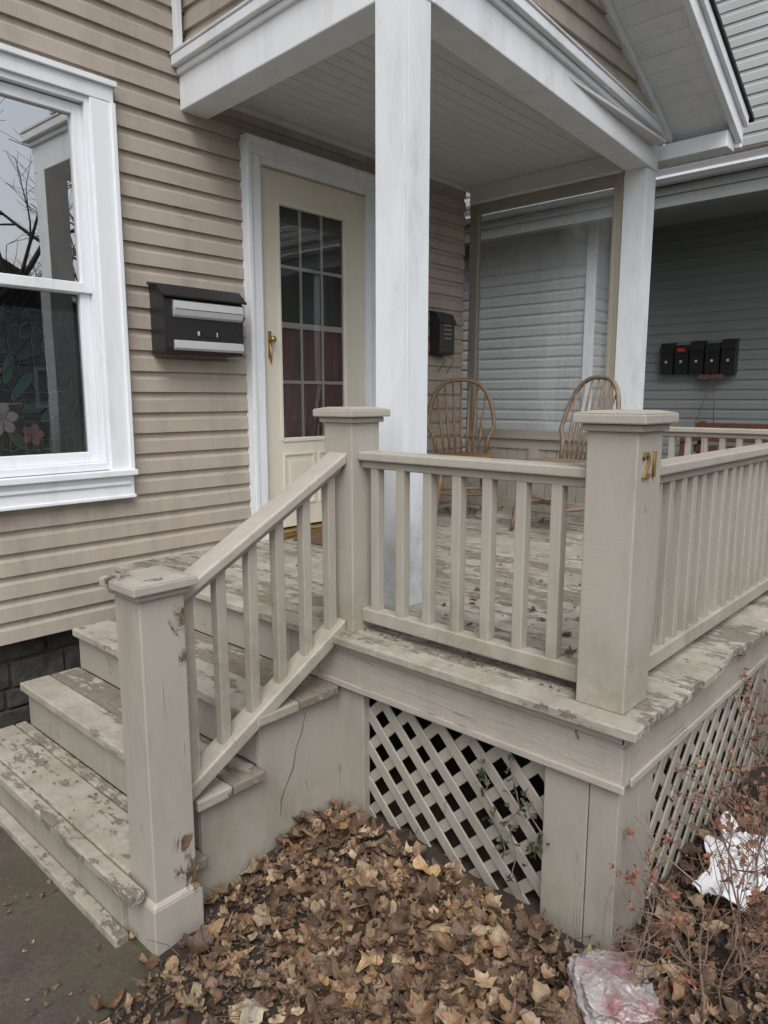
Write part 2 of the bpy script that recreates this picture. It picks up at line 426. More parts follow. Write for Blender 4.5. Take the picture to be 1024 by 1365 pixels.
b=B(); b.box(2.2,4.46,3.235,3.258,3.025,3.054); b.box(4.435,4.464,2.0,3.234,2.96,3.054); b.obj('ceiling_trim',m_ceil,porch,.003)
b=B()
def rakex(z): return 4.43-(z-3.2)/.5
siding(b,'X',BX1+.045,CY+.06,3.262,3.2,6.0,.1,seed=8)
siding(b,'Y',1.90,BX1+.045,4.5,3.2,4.6,.1,endfn=rakex,seed=9)
b.obj('gable_siding',m_siding,porch)
b=B()
b.box(2.06,2.09,3.225,3.262,3.19,6.0)
b.hexa([(BX0-.05,CY-.055,3.186),(BX1-.05,3.262,3.186),(BX1+.06,3.262,3.186),(BX0+.1,CY+.1,3.186)],[(BX0+.06,CY+.05,3.215),(BX1+.03,3.262,3.215),(BX1+.06,3.262,3.215),(BX0+.1,CY+.1,3.215)])
b.hexa([(BX0+.1,CY-.055,3.187),(FX+.1,FY-.055,3.187),(FX+.1,2.02,3.187),(BX0+.1,1.92,3.187)],[(BX0+.1,CY+.07,3.214),(FX+.1,FY-.03,3.214),(FX+.1,2.02,3.214),(BX0+.1,1.92,3.214)])
b.obj('corner_trim',m_white,porch,.002)
b=B(); b.box(BX1+.06,4.3,1.93,3.25,3.19,3.25); b.obj('gable_core',m_dark,porch)
SL=.46
def rz(x): return 3.10+(4.72-x)*SL
b=B()
x=4.70
while x>1.3:
    x2=x-.098
    b.hexa([(x,1.53,rz(x)),(x,1.93,rz(x)),(x2,1.93,rz(x2)),(x2,1.53,rz(x2))],[(x,1.53,rz(x)+.012),(x,1.93,rz(x)+.012),(x2,1.93,rz(x2)+.012),(x2,1.53,rz(x2)+.012)])
    x-=.101
b.obj('rake_soffit',m_white,porch,.002)
b=B()
def slab(b,xa,xb,y0,y1,lo,hi,mi=0):
    b.hexa([(xa,y0,rz(xa)+lo),(xa,y1,rz(xa)+lo),(xb,y1,rz(xb)+lo),(xb,y0,rz(xb)+lo)],[(xa,y0,rz(xa)+hi),(xa,y1,rz(xa)+hi),(xb,y1,rz(xb)+hi),(xb,y0,rz(xb)+hi)],mi)
slab(b,4.74,1.3,1.495,1.53,-.05,.09); slab(b,4.75,1.3,1.47,1.495,.04,.10)
slab(b,4.62,1.3,1.86,1.90,-.05,-.002)
b.box(4.60,4.735,1.535,3.25,3.0,3.09); b.box(4.735,4.765,1.50,3.25,3.02,3.12)
b.obj('rake_fascia',m_white,porch,.004)
b=B(); slab(b,4.80,1.3,1.455,3.27,.102,.125); slab(b,4.70,1.3,1.93,3.27,.02,.10)
b.obj('porch_roof_shingles',simple('shingle_edge',(.03,.028,.028),.9,0,40,.5,.004),porch)
b=B(); PX=4.47
b.box(PX,PX+.05,3.19,3.258,1.29,2.94); b.box(PX,PX+.05,2.087,2.14,1.29,2.94); b.box(PX,PX+.05,2.14,3.19,2.875,2.94); b.box(PX,PX+.05,2.14,3.19,1.29,1.335)
b.box(PX-.012,PX+.006,3.175,3.2,1.335,2.875); b.box(PX-.012,PX+.006,2.13,2.15,1.335,2.875)
b.box(PX-.03,PX+.06,2.087,3.258,1.27,1.292)
b.obj('screen_frame',m_tanframe,porch,.003)
b=B(); y=2.09
while y<3.24: b.box(PX+.005,PX+.025,y,min(y+.076,3.257),DK,1.27); y+=.08
b.box(PX-.008,PX+.03,2.087,3.258,1.20,1.268); b.box(PX-.008,PX+.03,2.087,3.258,DK+.001,DK+.09)
b.box(PX-.009,PX+.03,2.087,2.16,DK+.09,1.20);b.box(PX-.009,PX+.03,2.62,2.70,DK+.09,1.20);b.box(PX-.009,PX+.03,3.19,3.257,DK+.09,1.20)
b.obj('half_wall',m_paint,porch,.002)
b=B(); b.add([(PX+.025,2.14,1.335),(PX+.025,3.19,1.335),(PX+.025,3.19,2.875),(PX+.025,2.14,2.875)],[(0,1,2,3)]); b.obj('screen_pane',m_glassp,porch)

# ================================================================ RAILINGS
rail=empty('porch_railing')
def post(b,x0,y0,z0,ztop,w=.135,wx=None):
    wx=wx or w
    b.box(x0,x0+wx,y0,y0+w,z0,ztop-.05)
    b.box(x0-.012,x0+wx+.012,y0-.012,y0+w+.012,ztop-.052,ztop-.034)
    b.box(x0-.028,x0+wx+.028,y0-.028,y0+w+.028,ztop-.033,ztop-.008)
    b.hexa([(x0-.028,y0-.028,ztop-.0075),(x0+wx+.028,y0-.028,ztop-.0075),(x0+wx+.028,y0+w+.028,ztop-.0075),(x0-.028,y0+w+.028,ztop-.0075)],
           [(x0+.01,y0+.01,ztop),(x0+wx-.01,y0+.01,ztop),(x0+wx-.01,y0+w-.01,ztop),(x0+.01,y0+w-.01,ztop)])
PT=1.53; PXc=1.69; P1y=.72; P2y=1.70; W=.135; CWX=.15
b=B(); post(b,PXc,P1y,DK,PT,W,CWX); post(b,PXc,P2y,.56,PT); post(b,4.46,P1y,DK,PT)
b.obj('posts',m_paint,rail,.004)
RC=PXc+W/2; RY=P1y+W/2
b=B()
def railtop(b,p,q,ax):
    for (w,za,zb) in ((.085,1.352,1.382),(.045,1.325,1.352)):
        if ax=='Y': b.box(RC-w/2,RC+w/2,p,q,za,zb)
        else: b.box(p,q,RY-w/2,RY+w/2,za,zb)
railtop(b,P1y+W,P2y,'Y'); railtop(b,PXc+CWX,4.46,'X')
b.box(RC-.025,RC+.025,P1y+W,P2y,.785,.835); b.box(PXc+CWX,4.46,RY-.025,RY+.025,.785,.835)
ex=4.46+W/2
b.box(ex-.042,ex+.042,P1y+W,FY,1.352,1.382); b.box(ex-.022,ex+.022,P1y+W,FY,1.325,1.352); b.box(ex-.025,ex+.025,P1y+W,FY,.785,.835)
b.obj('rails',m_paint,rail,.006,3)
b=B(); bw=.017; R=random.Random(2)
def bal(b,cx,cy,z0,z1):
    t=R.uniform(-.003,.003); u=R.uniform(-.003,.003)
    b.hexa([(cx-bw,cy-bw,z0),(cx+bw,cy-bw,z0),(cx+bw,cy+bw,z0),(cx-bw,cy+bw,z0)],[(cx-bw+t,cy-bw+u,z1),(cx+bw+t,cy-bw+u,z1),(cx+bw+t,cy+bw+u,z1),(cx-bw+t,cy+bw+u,z1)])
for k in range(7): bal(b,RC-.004,P2y-.058-k*.1135,.8,1.34)
xx=PXc+CWX+.04
while xx<4.42: bal(b,xx,RY,.8,1.34); xx+=.092
yy=P1y+W+.06
while yy<FY-.03: bal(b,ex,yy,.8,1.34); yy+=.1
BP=.90
SX0=BP+W; 
def topz(x): return 1.02+(x-SX0)*(1.375-1.02)/(PXc-SX0)
def botz(x): return .405+(x-SX0)*(.775-.405)/(PXc-SX0)
SYc=P2y+W/2
for k in range(6):
    x=SX0+.045+k*.113; bal(b,x,SYc,botz(x)+.0,topz(x)-.02)
b.obj('balusters',m_paint,rail,.003)
b=B()
def sloped(b,x0,x1,fn,w,lo,hi):
    b.hexa([(x0,SYc-w/2,fn(x0)+lo),(x1,SYc-w/2,fn(x1)+lo),(x1,SYc+w/2,fn(x1)+lo),(x0,SYc+w/2,fn(x0)+lo)],[(x0,SYc-w/2,fn(x0)+hi),(x1,SYc-w/2,fn(x1)+hi),(x1,SYc+w/2,fn(x1)+hi),(x0,SYc+w/2,fn(x0)+hi)])
sloped(b,SX0-.005,PXc+.002,topz,.09,-.035,.004); sloped(b,SX0,PXc,topz,.045,-.06,-.036)
sloped(b,SX0,PXc-.004,botz,.08,-.03,.025)
b.obj('stair_rails',m_paint,rail,.008,3)
def newelmat():
    m=M('newel_paint'); c=BEIGE
    n1=m.noise(3,(1,1,.4),6); n2=m.noise(40,(1,1,1),8,.7); n3=m.noise(16,(1,1,.45),9,.78,.8); n4=m.noise(130,(1,1,1),3)
    base=m.mix(m.ramp(n1,.3,.7),sc(c,.88),sc(c,1.05))
    base=m.mix(m.ramp(n4,.62,.7,0,.4),base,(.16,.14,.11))
    base=m.mix(m.ramp(m.noise(5,(1,1,.3),8,.7),.5,.75,0,.55),base,(.2,.18,.14))
    mask=None
    for (p,r,k) in (((1.035,1.70,.95),.085,.34),((1.02,1.70,.19),.11,.36),((.95,1.7,1.06),.06,.28),((1.04,1.70,.85),.065,.34),((.9,1.8,1.08),.08,.28),((1.0,1.70,.30),.06,.27)):
        vd=m.n.new('ShaderNodeVectorMath'); vd.operation='DISTANCE'; vd.inputs[1].default_value=p; m.L(m.pos.outputs['Position'],vd.inputs[0])
        d=m.ramp(vd.outputs['Value'],0,r,k,0)
        mask=d if mask is None else m.math('MAXIMUM',mask,d)
    a=m.math('ADD',mask,n3)
    ch=m.ramp(a,.69,.70); ch2=m.ramp(a,.72,.73)
    base=m.mix(ch,base,(.52,.51,.48)); base=m.mix(ch2,base,m.mix(m.ramp(n2,.4,.6),(.05,.03,.02),(.2,.14,.08)))
    n7=m.noise(15,(1,1,.045),3,.5,.2); ab=m.math('ABSOLUTE',m.math('SUBTRACT',n7,.5),0)
    ck=m.math('MULTIPLY',m.ramp(ab,.002,.007,1,0),m.ramp(m.noise(5,(1,1,.5),4),.54,.62,0,.7))
    base=m.mix(ck,base,(.1,.08,.06))
    m.col(base); m.rough(.55)
    m.bump(m.math('SUBTRACT',m.math('MULTIPLY',n2,.4),m.math('ADD',m.math('ADD',ch,ch2),ck)),.0022); return m.m
b=B(); post(b,BP,P2y,-.02,1.085)
b.box(BP-.012,BP+W+.012,P2y-.012,P2y+W+.012,-.02,.14)
b.hexa([(BP-.012,P2y-.012,.1405),(BP+W+.012,P2y-.012,.1405),(BP+W+.012,P2y+W+.012,.1405),(BP-.012,P2y+W+.012,.1405)],[(BP-.002,P2y-.002,.155),(BP+W+.002,P2y-.002,.155),(BP+W+.002,P2y+W+.002,.155),(BP-.002,P2y+W+.002,.155)])
b.obj('newel_post',newelmat(),rail,.004)
cu=D.curves.new('num','FONT'); cu.body='21'; cu.size=.092; cu.extrude=.003; cu.bevel_depth=.0008; cu.space_character=1.0
to=D.objects.new('tmp',cu); scene.collection.objects.link(to)
bpy.context.view_layer.update()
me=D.meshes.new_from_object(to.evaluated_get(bpy.context.evaluated_depsgraph_get()))
D.objects.remove(to); me.materials.clear(); me.materials.append(m_number)
no=D.objects.new('house_number',me); scene.collection.objects.link(no); no.parent=rail
no.rotation_euler=(math.radians(90),0,0); no.location=(PXc+.026,P1y-.003,1.365)

# ================================================================ STEPS
steps=empty('wooden_steps')
noz=[.84,1.065,1.29]; tz=[.19,.38,.567]; nxt=[1.065,1.29,1.615]
b=B()
for i in range(3):
    x0=noz[i]; x1=nxt[i]+.03; mid=x0+(x1-x0)*.5
    yl=1.725 if i else 1.84
    if i==0:
        b.box(x0,BP+.0-.012,1.73,3.10,tz[i]-.036,tz[i]); b.box(BP-.008,BP+W+.01,1.842,3.10,tz[i]-.036,tz[i]-.0006); b.box(BP+W+.014,x1,1.73,3.1,tz[i]-.036,tz[i]-.001)
    else:
        b.box(x0,mid-.003,yl,3.08-.02*i,tz[i]-.036,tz[i]); b.box(mid+.002,x1,yl+.002,3.08-.02*i,tz[i]-.036,tz[i]-.001)
b.obj('treads',m_tread,steps,.007,3)
b=B()
for i in range(3):
    b.box(noz[i]+.028,noz[i]+.05,1.77 if i else 1.842,3.07-.02*i,(tz[i-1] if i else -.02),tz[i]-.037)
b.box(1.643,1.665,1.84,3.06,.567,.7235)
b.obj('risers',m_skirt,steps,.003)
b=B(); b.box(.825,.866,1.80,3.12,-.02,.03); b.obj('base_board',m_tread,steps,.004)
b=B()
poly=[(BP+W+.015,-.05),(1.70,-.05),(1.70,.528),(noz[2]+.03,.528),(noz[2]+.03,.342),(noz[1]+.03,.342),(noz[1]+.03,.152),(BP+W+.015,.152)]
b.prism(poly,lambda u,v,a:(u,a,v),1.762,1.782)
b.prism(list(poly),lambda u,v,a:(u,a,v),3.03,3.045)
b.obj('stringers',m_skirt,steps,.002)
b=B()
cr=[(1.52,.50),(1.50,.43),(1.475,.385),(1.46,.32),(1.43,.27),(1.405,.225),(1.40,.17)]
b.tube([(x,1.7615,z) for x,z in cr],[.0008,.0015,.001,.0018,.0012,.0016,.0006],4); b.obj('panel_split',m_dark,steps)

# ================================================================ MAILBOX etc.
def prismx(b,poly,x0,x1,mi=0): b.prism(poly,lambda u,v,a:(a,u,v),x0,x1,mi)
b=B(); mx0,mx1=1.87,2.325
prismx(b,[(3.262,1.775),(3.15,1.775),(3.135,1.80),(3.135,2.03),(3.18,2.085),(3.262,2.10)],mx0,mx1)
prismx(b,[(3.262,2.103),(3.18,2.09),(3.115,2.035),(3.112,2.043),(3.175,2.10),(3.262,2.114)],mx0-.012,mx1+.012)
prismx(b,[(3.134,2.025),(3.118,2.02),(3.115,1.985),(3.122,1.955),(3.134,1.945)],mx0+.045,mx1-.01,1)
prismx(b,[(3.134,1.838),(3.121,1.832),(3.119,1.80),(3.134,1.79)],mx0+.045,mx1-.01,1)
b.box(mx0+.05,mx1-.015,3.1165,3.118,2.000,2.003); b.box(mx0+.05,mx1-.015,3.1145,3.118,1.982,1.985)
b.box(mx0+.18,mx0+.19,3.131,3.1365,1.865,1.885,1); b.box(mx0+.2,mx0+.28,3.131,3.136,1.86,1.89,0); b.box(mx0+.29,mx0+.295,3.131,3.1365,1.862,1.885,1)
b.obj('wall_mailbox',[m_black,m_alu],None,.002)
b=B(); ax0,ax1=4.02,4.19
prismx(b,[(3.262,1.86),(3.18,1.86),(3.17,1.88),(3.17,2.08),(3.20,2.13),(3.262,2.15)],ax0,ax1)
prismx(b,[(3.262,2.152),(3.2,2.135),(3.16,2.07),(3.155,2.075),(3.195,2.145),(3.262,2.165)],ax0-.01,ax1+.01)
for k in range(4): b.box(ax0+.04+.005*k,ax1-.04,3.166,3.171,2.06-k*.03,2.066-k*.03,1)
for s in (.035,.135):
    b.tube([(ax0+s,3.2,1.86)]+[(ax0+s+.02*math.sin(t*.9),3.18-.015*math.sin(t),1.86-.025*t) for t in range(1,6)],.003,6)
b.obj('wall_mailbox.001',[m_black,simple('gold_lettering',(.4,.3,.15),.5)],None,.002)
b=B(); prismx(b,[(3.262,1.88),(3.19,1.88),(3.18,1.9),(3.18,2.09),(3.21,2.12),(3.262,2.13)],3.50,3.78); prismx(b,[(3.262,2.133),(3.21,2.124),(3.165,2.08),(3.16,2.09),(3.2,2.135),(3.262,2.145)],3.49,3.79); b.obj('wall_mailbox.002',m_black,None,.002)
b=B()
b.box(2.62,3.28,2.78,3.12,DK+.002,DK+.018)
for k in range(22): b.box(2.625+k*.03,2.64+k*.03,2.79,3.11,DK+.018,DK+.022)
b.obj('doormat',m_mat,None,.003)

# ================================================================ CHAIRS
def chair(name,loc,ang,mat):
    b=B()
    n=28
    def outl(t,k=1):
        r=.215*(1+.06*math.cos(2*t)) ; return r*math.cos(t)*k, r*math.sin(t)*1.02*k
    layers=[(.80,.402),(.97,.41),(1.0,.425),(.97,.438),(.8,.440),(.45,.430),(.1,.428)]
    vs=[]
    for k,z in layers:
        for i in range(n): x,y=outl(2*math.pi*i/n,k); vs.append((x,y,z))
    fs=[tuple(range(n-1,-1,-1))]
    for l in range(len(layers)-1):
        for i in range(n): fs.append((l*n+i,l*n+(i+1)%n,(l+1)*n+(i+1)%n,(l+1)*n+i))
    fs.append(tuple(range((len(layers)-1)*n,len(layers)*n)))
    b.add(vs,fs,0,True)
    legs=[]
    for sx,sy in ((1,1),(1,-1),(-1,1),(-1,-1)):
        p=Vector((.13*sx,.13*sy,.415)); q=Vector((.20*sx-(.02 if sx<0 else 0),.19*sy,0)); legs.append((p,q))
        ts=[0,.12,.2,.25,.3,.5,.62,.66,.7,.85,1]; rs=[.011,.017,.021,.013,.020,.022,.018,.012,.016,.014,.010]
        b.tube([p.lerp(q,t) for t in ts],rs,10)
    for a,c in ((0,2),(1,3)):
        p=legs[a][0].lerp(legs[a][1],.6); q=legs[c][0].lerp(legs[c][1],.6)
        b.tube([p.lerp(q,t) for t in (0,.25,.5,.75,1)],[.007,.010,.014,.010,.007],8)
    p=(legs[0][0].lerp(legs[0][1],.6)+legs[2][0].lerp(legs[2][1],.6))/2; q=(legs[1][0].lerp(legs[1][1],.6)+legs[3][0].lerp(legs[3][1],.6))/2
    b.tube([p.lerp(q,t) for t in (0,.25,.5,.75,1)],[.007,.010,.014,.010,.007],8)
    p=legs[0][0].lerp(legs[0][1],.45); q=legs[1][0].lerp(legs[1][1],.45); b.tube([p.lerp(q,t) for t in (0,.5,1)],[.007,.012,.007],8)
    def lean(z): return -.155-.26*(z-.43)
    HW=.232
    hoop=[]
    for i in range(33):
        t=math.pi*i/32; cy=math.cos(t); sy=math.sin(t)
        y=HW*math.copysign(abs(cy)**.75,cy); z=.43+.50*sy**.62
        if i in (0,32): y=.165*math.copysign(1,cy)
        elif i in (1,31): y=.190*math.copysign(1,cy)
        hoop.append((lean(z),y,z))
    b.tube(hoop,.014,8)
    for k in range(-3,4):
        y0=.038*k; y1=.057*k
        c=(abs(y1)/HW)**(1/.75); s_=math.sqrt(max(0,1-c*c)); zt=.43+.50*s_**.62
        P=Vector((lean(.43)+.0,y0,.43)); Q=Vector((lean(zt),y1,zt))
        b.tube([P.lerp(Q,t) for t in (0,.3,.5,.55,.7,1)],[.0075,.010,.012,.008,.008,.006],7)
    o=b.obj(name,mat); o.location=(loc[0],loc[1],DK); o.rotation_euler=(0,0,math.radians(ang)); return o
chair('windsor_chair',(3.86,2.84),-140,m_oak)
chair('windsor_chair.001',(3.84,2.11),160,m_oak2)

# ================================================================ NEIGHBOUR
nb=empty('neighbor_house')
b=B()
siding(b,'X',7.1,3.6,10,.75,3.42,.115,seed=21,depth=.013); siding(b,'X',7.8,-6,10,3.85,8.5,.115,seed=22,depth=.013)
b.obj('siding',m_nsiding,nb)
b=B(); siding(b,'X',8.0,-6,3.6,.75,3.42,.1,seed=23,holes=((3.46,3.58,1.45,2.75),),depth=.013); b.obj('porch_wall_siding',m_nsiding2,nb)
b=B()
siding(b,'Y',3.6,7.1,8.0,.75,3.42,.115,seed=24,depth=.013); b.obj('return_siding',m_nsiding,nb)
b=B(); b.box(8.03,8.1,-6,10,0,8.5); b.box(7.15,8.03,3.66,3.7,0,3.4); b.box(7.13,7.15,3.62,10,0,3.4); b.box(7.83,8.03,-6,10,3.8,8.5); b.obj('core',m_dark,nb)
b=B()
b.box(7.06,7.105,3.56,3.66,.75,3.42)
b.prism([(6.72,3.44),(6.64,3.44),(6.60,3.475),(6.61,3.50),(6.58,3.545),(6.72,3.545)],lambda u,v,a:(u,a,v),-6,10)
frame_y=lambda b,x0,x1,y0,y1,z0,z1,w:(b.box(x0,x1,y0,y0+w,z0,z1),b.box(x0,x1,y1-w,y1,z0,z1),b.box(x0,x1,y0+w,y1-w,z0,z0+w),b.box(x0,x1,y0+w,y1-w,z1-w,z1))
frame_y(b,7.03,7.11,7.2,8.2,1.5,3.0,.1)
frame_y(b,7.93,8.02,3.40,3.6,1.35,2.85,.05)
for z in (1.7,2.05,2.4): b.box(7.95,8.01,3.45,3.55,z,z+.025)
b.box(6.8,6.92,-1.0,-.88,.75,3.2); b.box(6.8,6.92,-5.9,-5.8,.75,3.2)
b.obj('trim',m_white,nb,.004)
b=B(); b.box(6.74,6.86,-6,10,3.26,3.435); b.box(6.725,6.74,-6,10,3.36,3.438); b.box(6.86,8.0,-6,3.6,3.38,3.42); b.box(6.86,7.1,3.6,10,3.385,3.42)
b.obj('porch_beam',m_ngrey,nb,.004)
b=B(); b.add([(6.60,-6,3.55),(6.60,10,3.55),(7.85,10,3.98),(7.85,-6,3.98)],[(0,1,2,3)]); b.box(6.60,6.64,-6,10,3.546,3.575)
b.prism([(7.4,8.4),(13,8.4),(10.2,11.5)],lambda u,v,a:(u,a,v),-6.4,10.4)
b.obj('roof_shingles',simple('brown_shingles',(.075,.06,.055),.9,0,35,.5,.01),nb)
b=B(); b.box(6.75,8.05,-6,3.6,.65,.75); b.box(6.8,6.86,-6,3.6,0,.65); b.box(7.13,7.2,3.6,10,0,.75)
b.obj('porch_floor',simple('grey_floor',(.16,.16,.155),.7),nb)
b=B()
b.add([(7.06,7.3,1.6),(7.06,8.1,1.6),(7.06,8.1,2.9),(7.06,7.3,2.9)],[(0,1,2,3)])
b.add([(7.98,3.44,1.4),(7.98,3.56,1.4),(7.98,3.56,2.8),(7.98,3.44,2.8)],[(0,1,2,3)])
b.obj('window_panes',simple('dark_pane',(.06,.075,.085),.05),nb)
m_sticker=simple('red_sticker',(.6,.02,.02),.5)
for i in range(5):
    b=B(); y=2.40+i*.158; h=(.33,.28,.32,.27,.30)[i]; zc=1.97-.01*(i%2)
    b.prism([(7.975,zc-h/2),(7.88,zc-h/2),(7.87,zc+h*.3),(7.91,zc+h/2),(7.975,zc+h/2+.01)],lambda u,v,a:(u,a,v),y,y+.135)
    b.prism([(7.975,zc+.015+h/2),(7.905,zc+.005+h/2),(7.86,zc-.01+h*.28),(7.855,zc+h*.28),(7.9,zc+.02+h/2),(7.975,zc+.03+h/2)],lambda u,v,a:(u,a,v),y-.005,y+.14)
    b.box(7.868,7.8725,y+.055,y+.08,1.93,1.955,1)
    if i==3: b.box(7.862,7.871,y+.03,y+.11,2.04,2.08,2)
    b.obj('wall_mailbox.%03d'%(i+3),[m_black,m_alu,m_sticker],None,.003)
b=B()
for s in (-1,1): b.tube([(7.86,2.6,1.82),(7.8,2.6+.05*s,1.55),(7.7,2.6+.09*s,1.3)],.004,5)
b.box(7.87,7.9,2.5,2.75,1.76,1.80); b.obj('hanging_wire',simple('wire_red',(.12,.06,.05),.5))
b=B()
for z in (1.24,1.13,1.02): b.box(7.5,7.53,1.2,2.62,z,z+.075)
for k in range(4): b.box(7.05+k*.11,7.15+k*.11,1.2,2.62,1.0-.03,1.0)
for y in (1.22,2.54):
    b.box(7.06,7.12,y,y+.06,.75,.97); b.box(7.535,7.58,y,y+.06,.75,1.33); b.box(7.05,7.5,y,y+.06,1.14,1.18); b.box(7.06,7.12,y,y+.06,1.0,1.14)
b.obj('wooden_bench',m_bench,None,.004)

# ================================================================ GROUND
def soilmat(name,c1,c2,rough=.95,s=6,moss=None):
    m=M(name); n=m.noise(s,(1,1,1),12,.75); n2=m.noise(60,(1,1,1),8,.75); n3=m.noise(1.5,(1,1,1),8,.7)
    base=m.mix(m.ramp(n,.35,.65),c1,c2); base=m.mix(m.ramp(n2,.45,.7,0,.6),base,sc(c1,.4))
    base=m.mix(m.ramp(m.noise(200,(1,1,1),3),.6,.7,0,.5),base,sc(c2,2.2))
    if moss: base=m.mix(m.ramp(n3,.45,.62,0,.6),base,moss)
    m.col(base); m.rough(rough); m.bump(m.math('ADD',n,n2),.008); return m.m
b=B(); b.add([(-300,-300,0),(300,-300,0),(300,300,0),(-300,300,0)],[(0,1,2,3)]); b.obj('ground',soilmat('ground_soil',(.07,.065,.035),(.10,.09,.05),moss=(.05,.07,.025)))
b=B()
b.add([(-6,1.60,.004),(.87,1.60,.004),(.87,3.34,.004),(-6,3.34,.004)],[(0,1,2,3)])
b.obj('walkway',soilmat('old_asphalt',(.06,.048,.04),(.11,.088,.07),.85,5,moss=(.075,.075,.035)))
b=B(); b.add([(-60,-5.5,.004),(60,-5.5,.004),(60,-3.9,.004),(-60,-3.9,.004)],[(0,1,2,3)]); b.obj('sidewalk',simple('concrete',(.3,.29,.27),.9))
b=B(); b.add([(-60,-14.5,.004),(60,-14.5,.004),(60,-6.65,.004),(-60,-6.65,.004)],[(0,1,2,3)]); b.obj('road',simple('asphalt',(.05,.05,.052),.9))
b=B(); b.box(-60,60,-6.65,-6.5,-.05,.12); b.box(-60,60,-14.65,-14.5,-.05,.12); b.obj('kerb',simple('kerb_stone',(.3,.3,.29),.9),None,.01)

def sm(a,b_,x): t=max(0,min(1,(x-a)/(b_-a))); return t*t*(3-2*t)
def H(x,y):
    h=.02+.06*sm(1.0,1.6,x)*sm(.2,.9,y)+.045*sm(1.2,1.8,x)*(1-sm(.2,.9,y))
    h+=.025*math.exp(-((x-1.5)**2+(y-1.45)**2)/.04)
    h+=.018*noise.noise(Vector((x*5,y*5,0)))+.012*noise.noise(Vector((x*13,y*13,3)))
    if x<1.02: h*=1-sm(1.50,1.70,y)*(1-sm(.85,1.02,x))
    h*=sm(-1.6,-1.2,y)*sm(.0,.3,x)*(1-sm(6.2,6.6,x))
    return max(h,-.02) if h>.001 else -.01
b=B(); nx,ny=150,90; X0,X1,Y0,Y1=0,6.7,-1.7,1.76
vs=[];fs=[]
for j in range(ny+1):
    for i in range(nx+1):
        x=X0+(X1-X0)*i/nx; y=Y0+(Y1-Y0)*j/ny; vs.append((x,y,H(x,y)-.004))
for j in range(ny):
    for i in range(nx):
        a=j*(nx+1)+i; fs.append((a,a+1,a+nx+2,a+nx+1))
b.add(vs,fs,0,True); b.obj('garden_bed',soilmat('bed_soil',(.03,.022,.016),(.06,.042,.03),.95,14))

pts=[(-90,.22),(-62,.36),(-45,.60),(-30,.52),(-12,.62),(8,.88),(22,.66),(34,.52),(52,.74),(66,.70),(78,.66),(90,1.0)]
MAPLE=pts+[(180-a,r) for a,r in reversed(pts[:-1]) if a!=-90]
OVAL=[(a,.75*.52/math.sqrt((.52*math.sin(math.radians(a)))**2+(.85*math.cos(math.radians(a)))**2)*1.15) for a in range(-90,270,20)]
BROAD=[(a,.72+.10*math.cos(math.radians(3*(a-90)))+.05*math.cos(math.radians(a*9))) for a in range(-90,270,20)]
leafpal=[(.34,.215,.12),(.27,.165,.09),(.20,.115,.062),(.14,.08,.045),(.09,.052,.033),(.44,.33,.21),(.24,.165,.105),(.29,.205,.125),(.11,.065,.042),(.16,.10,.062),(.30,.175,.085),(.12,.07,.045)]
class Leaves:
    def __init__(s): s.v=[];s.f=[];s.c=[]
    def leaf(s,p,size,R,tilt=35,pal=leafpal,col=None):
        c=col or R.choice(pal); k=R.uniform(.65,1.15); c=tuple(x*k for x in c)
        yaw=R.uniform(0,2*math.pi); tx=math.radians(R.gauss(0,tilt*.6)); ty=math.radians(R.gauss(0,tilt*.6))
        M_=Matrix.Translation(p)@Matrix.Rotation(yaw,4,'Z')@Matrix.Rotation(tx,4,'X')@Matrix.Rotation(ty,4,'Y')
        cu=R.uniform(-1,1.1); fo=R.uniform(-.5,.9); wv=R.uniform(.05,.32); ph=R.uniform(0,6.28); roll=R.random()<.25
        asp=R.uniform(.65,1.0); q=R.random()
        L=MAPLE if q<.6 else (BROAD if q<.8 else OVAL)
        n=len(L); d1=R.uniform(0,6.28); d2=R.uniform(0,6.28); torn=R.randrange(n) if R.random()<.45 else -9
        o=len(s.v); s.v.append(tuple(M_@Vector((0,0,0)))); s.c.append(tuple(x*.75 for x in c))
        for ring in (.5,1.0):
            for i,(a,r) in enumerate(L):
                t=math.radians(a); irr=1+.12*math.sin(2*t+d1)+.1*math.sin(5*t+d2)
                if abs(i-torn)<=1: irr*=.6
                if ring==.5: rr=size*.5*(.22+.30*r)
                else: rr=r*size*.5*R.uniform(.86,1.1)*irr
                x=rr*math.cos(t)*asp; y=rr*math.sin(t)
                z=cu*(x*x+y*y)/size*1.1 + fo*abs(x)*.6 + wv*rr*math.sin(3*t+ph)
                if roll: z+=abs(y)*.9*(rr/(size*.5)); y*=.75
                s.v.append(tuple(M_@Vector((x,y,z)))); s.c.append(tuple(xx*(1.08 if ring==.5 else R.uniform(.7,1.25)) for xx in c))
        for i in range(n):
            j=(i+1)%n
            s.f.append((o,o+1+i,o+1+j)); s.f.append((o+1+i,o+1+n+i,o+1+n+j,o+1+j))
    def obj(s,name,mat,parent=None):
        me=D.meshes.new(name); me.from_pydata(s.v,[],s.f)
        ca=me.color_attributes.new('Col','FLOAT_COLOR','POINT')
        flat=[]; 
        for c in s.c: flat+=[c[0],c[1],c[2],1]
        ca.data.foreach_set('color',flat); me.materials.append(mat)
        me.polygons.foreach_set('use_smooth',[True]*len(me.polygons)); me.update()
        o=D.objects.new(name,me); scene.collection.objects.link(o); o.parent=parent; return o
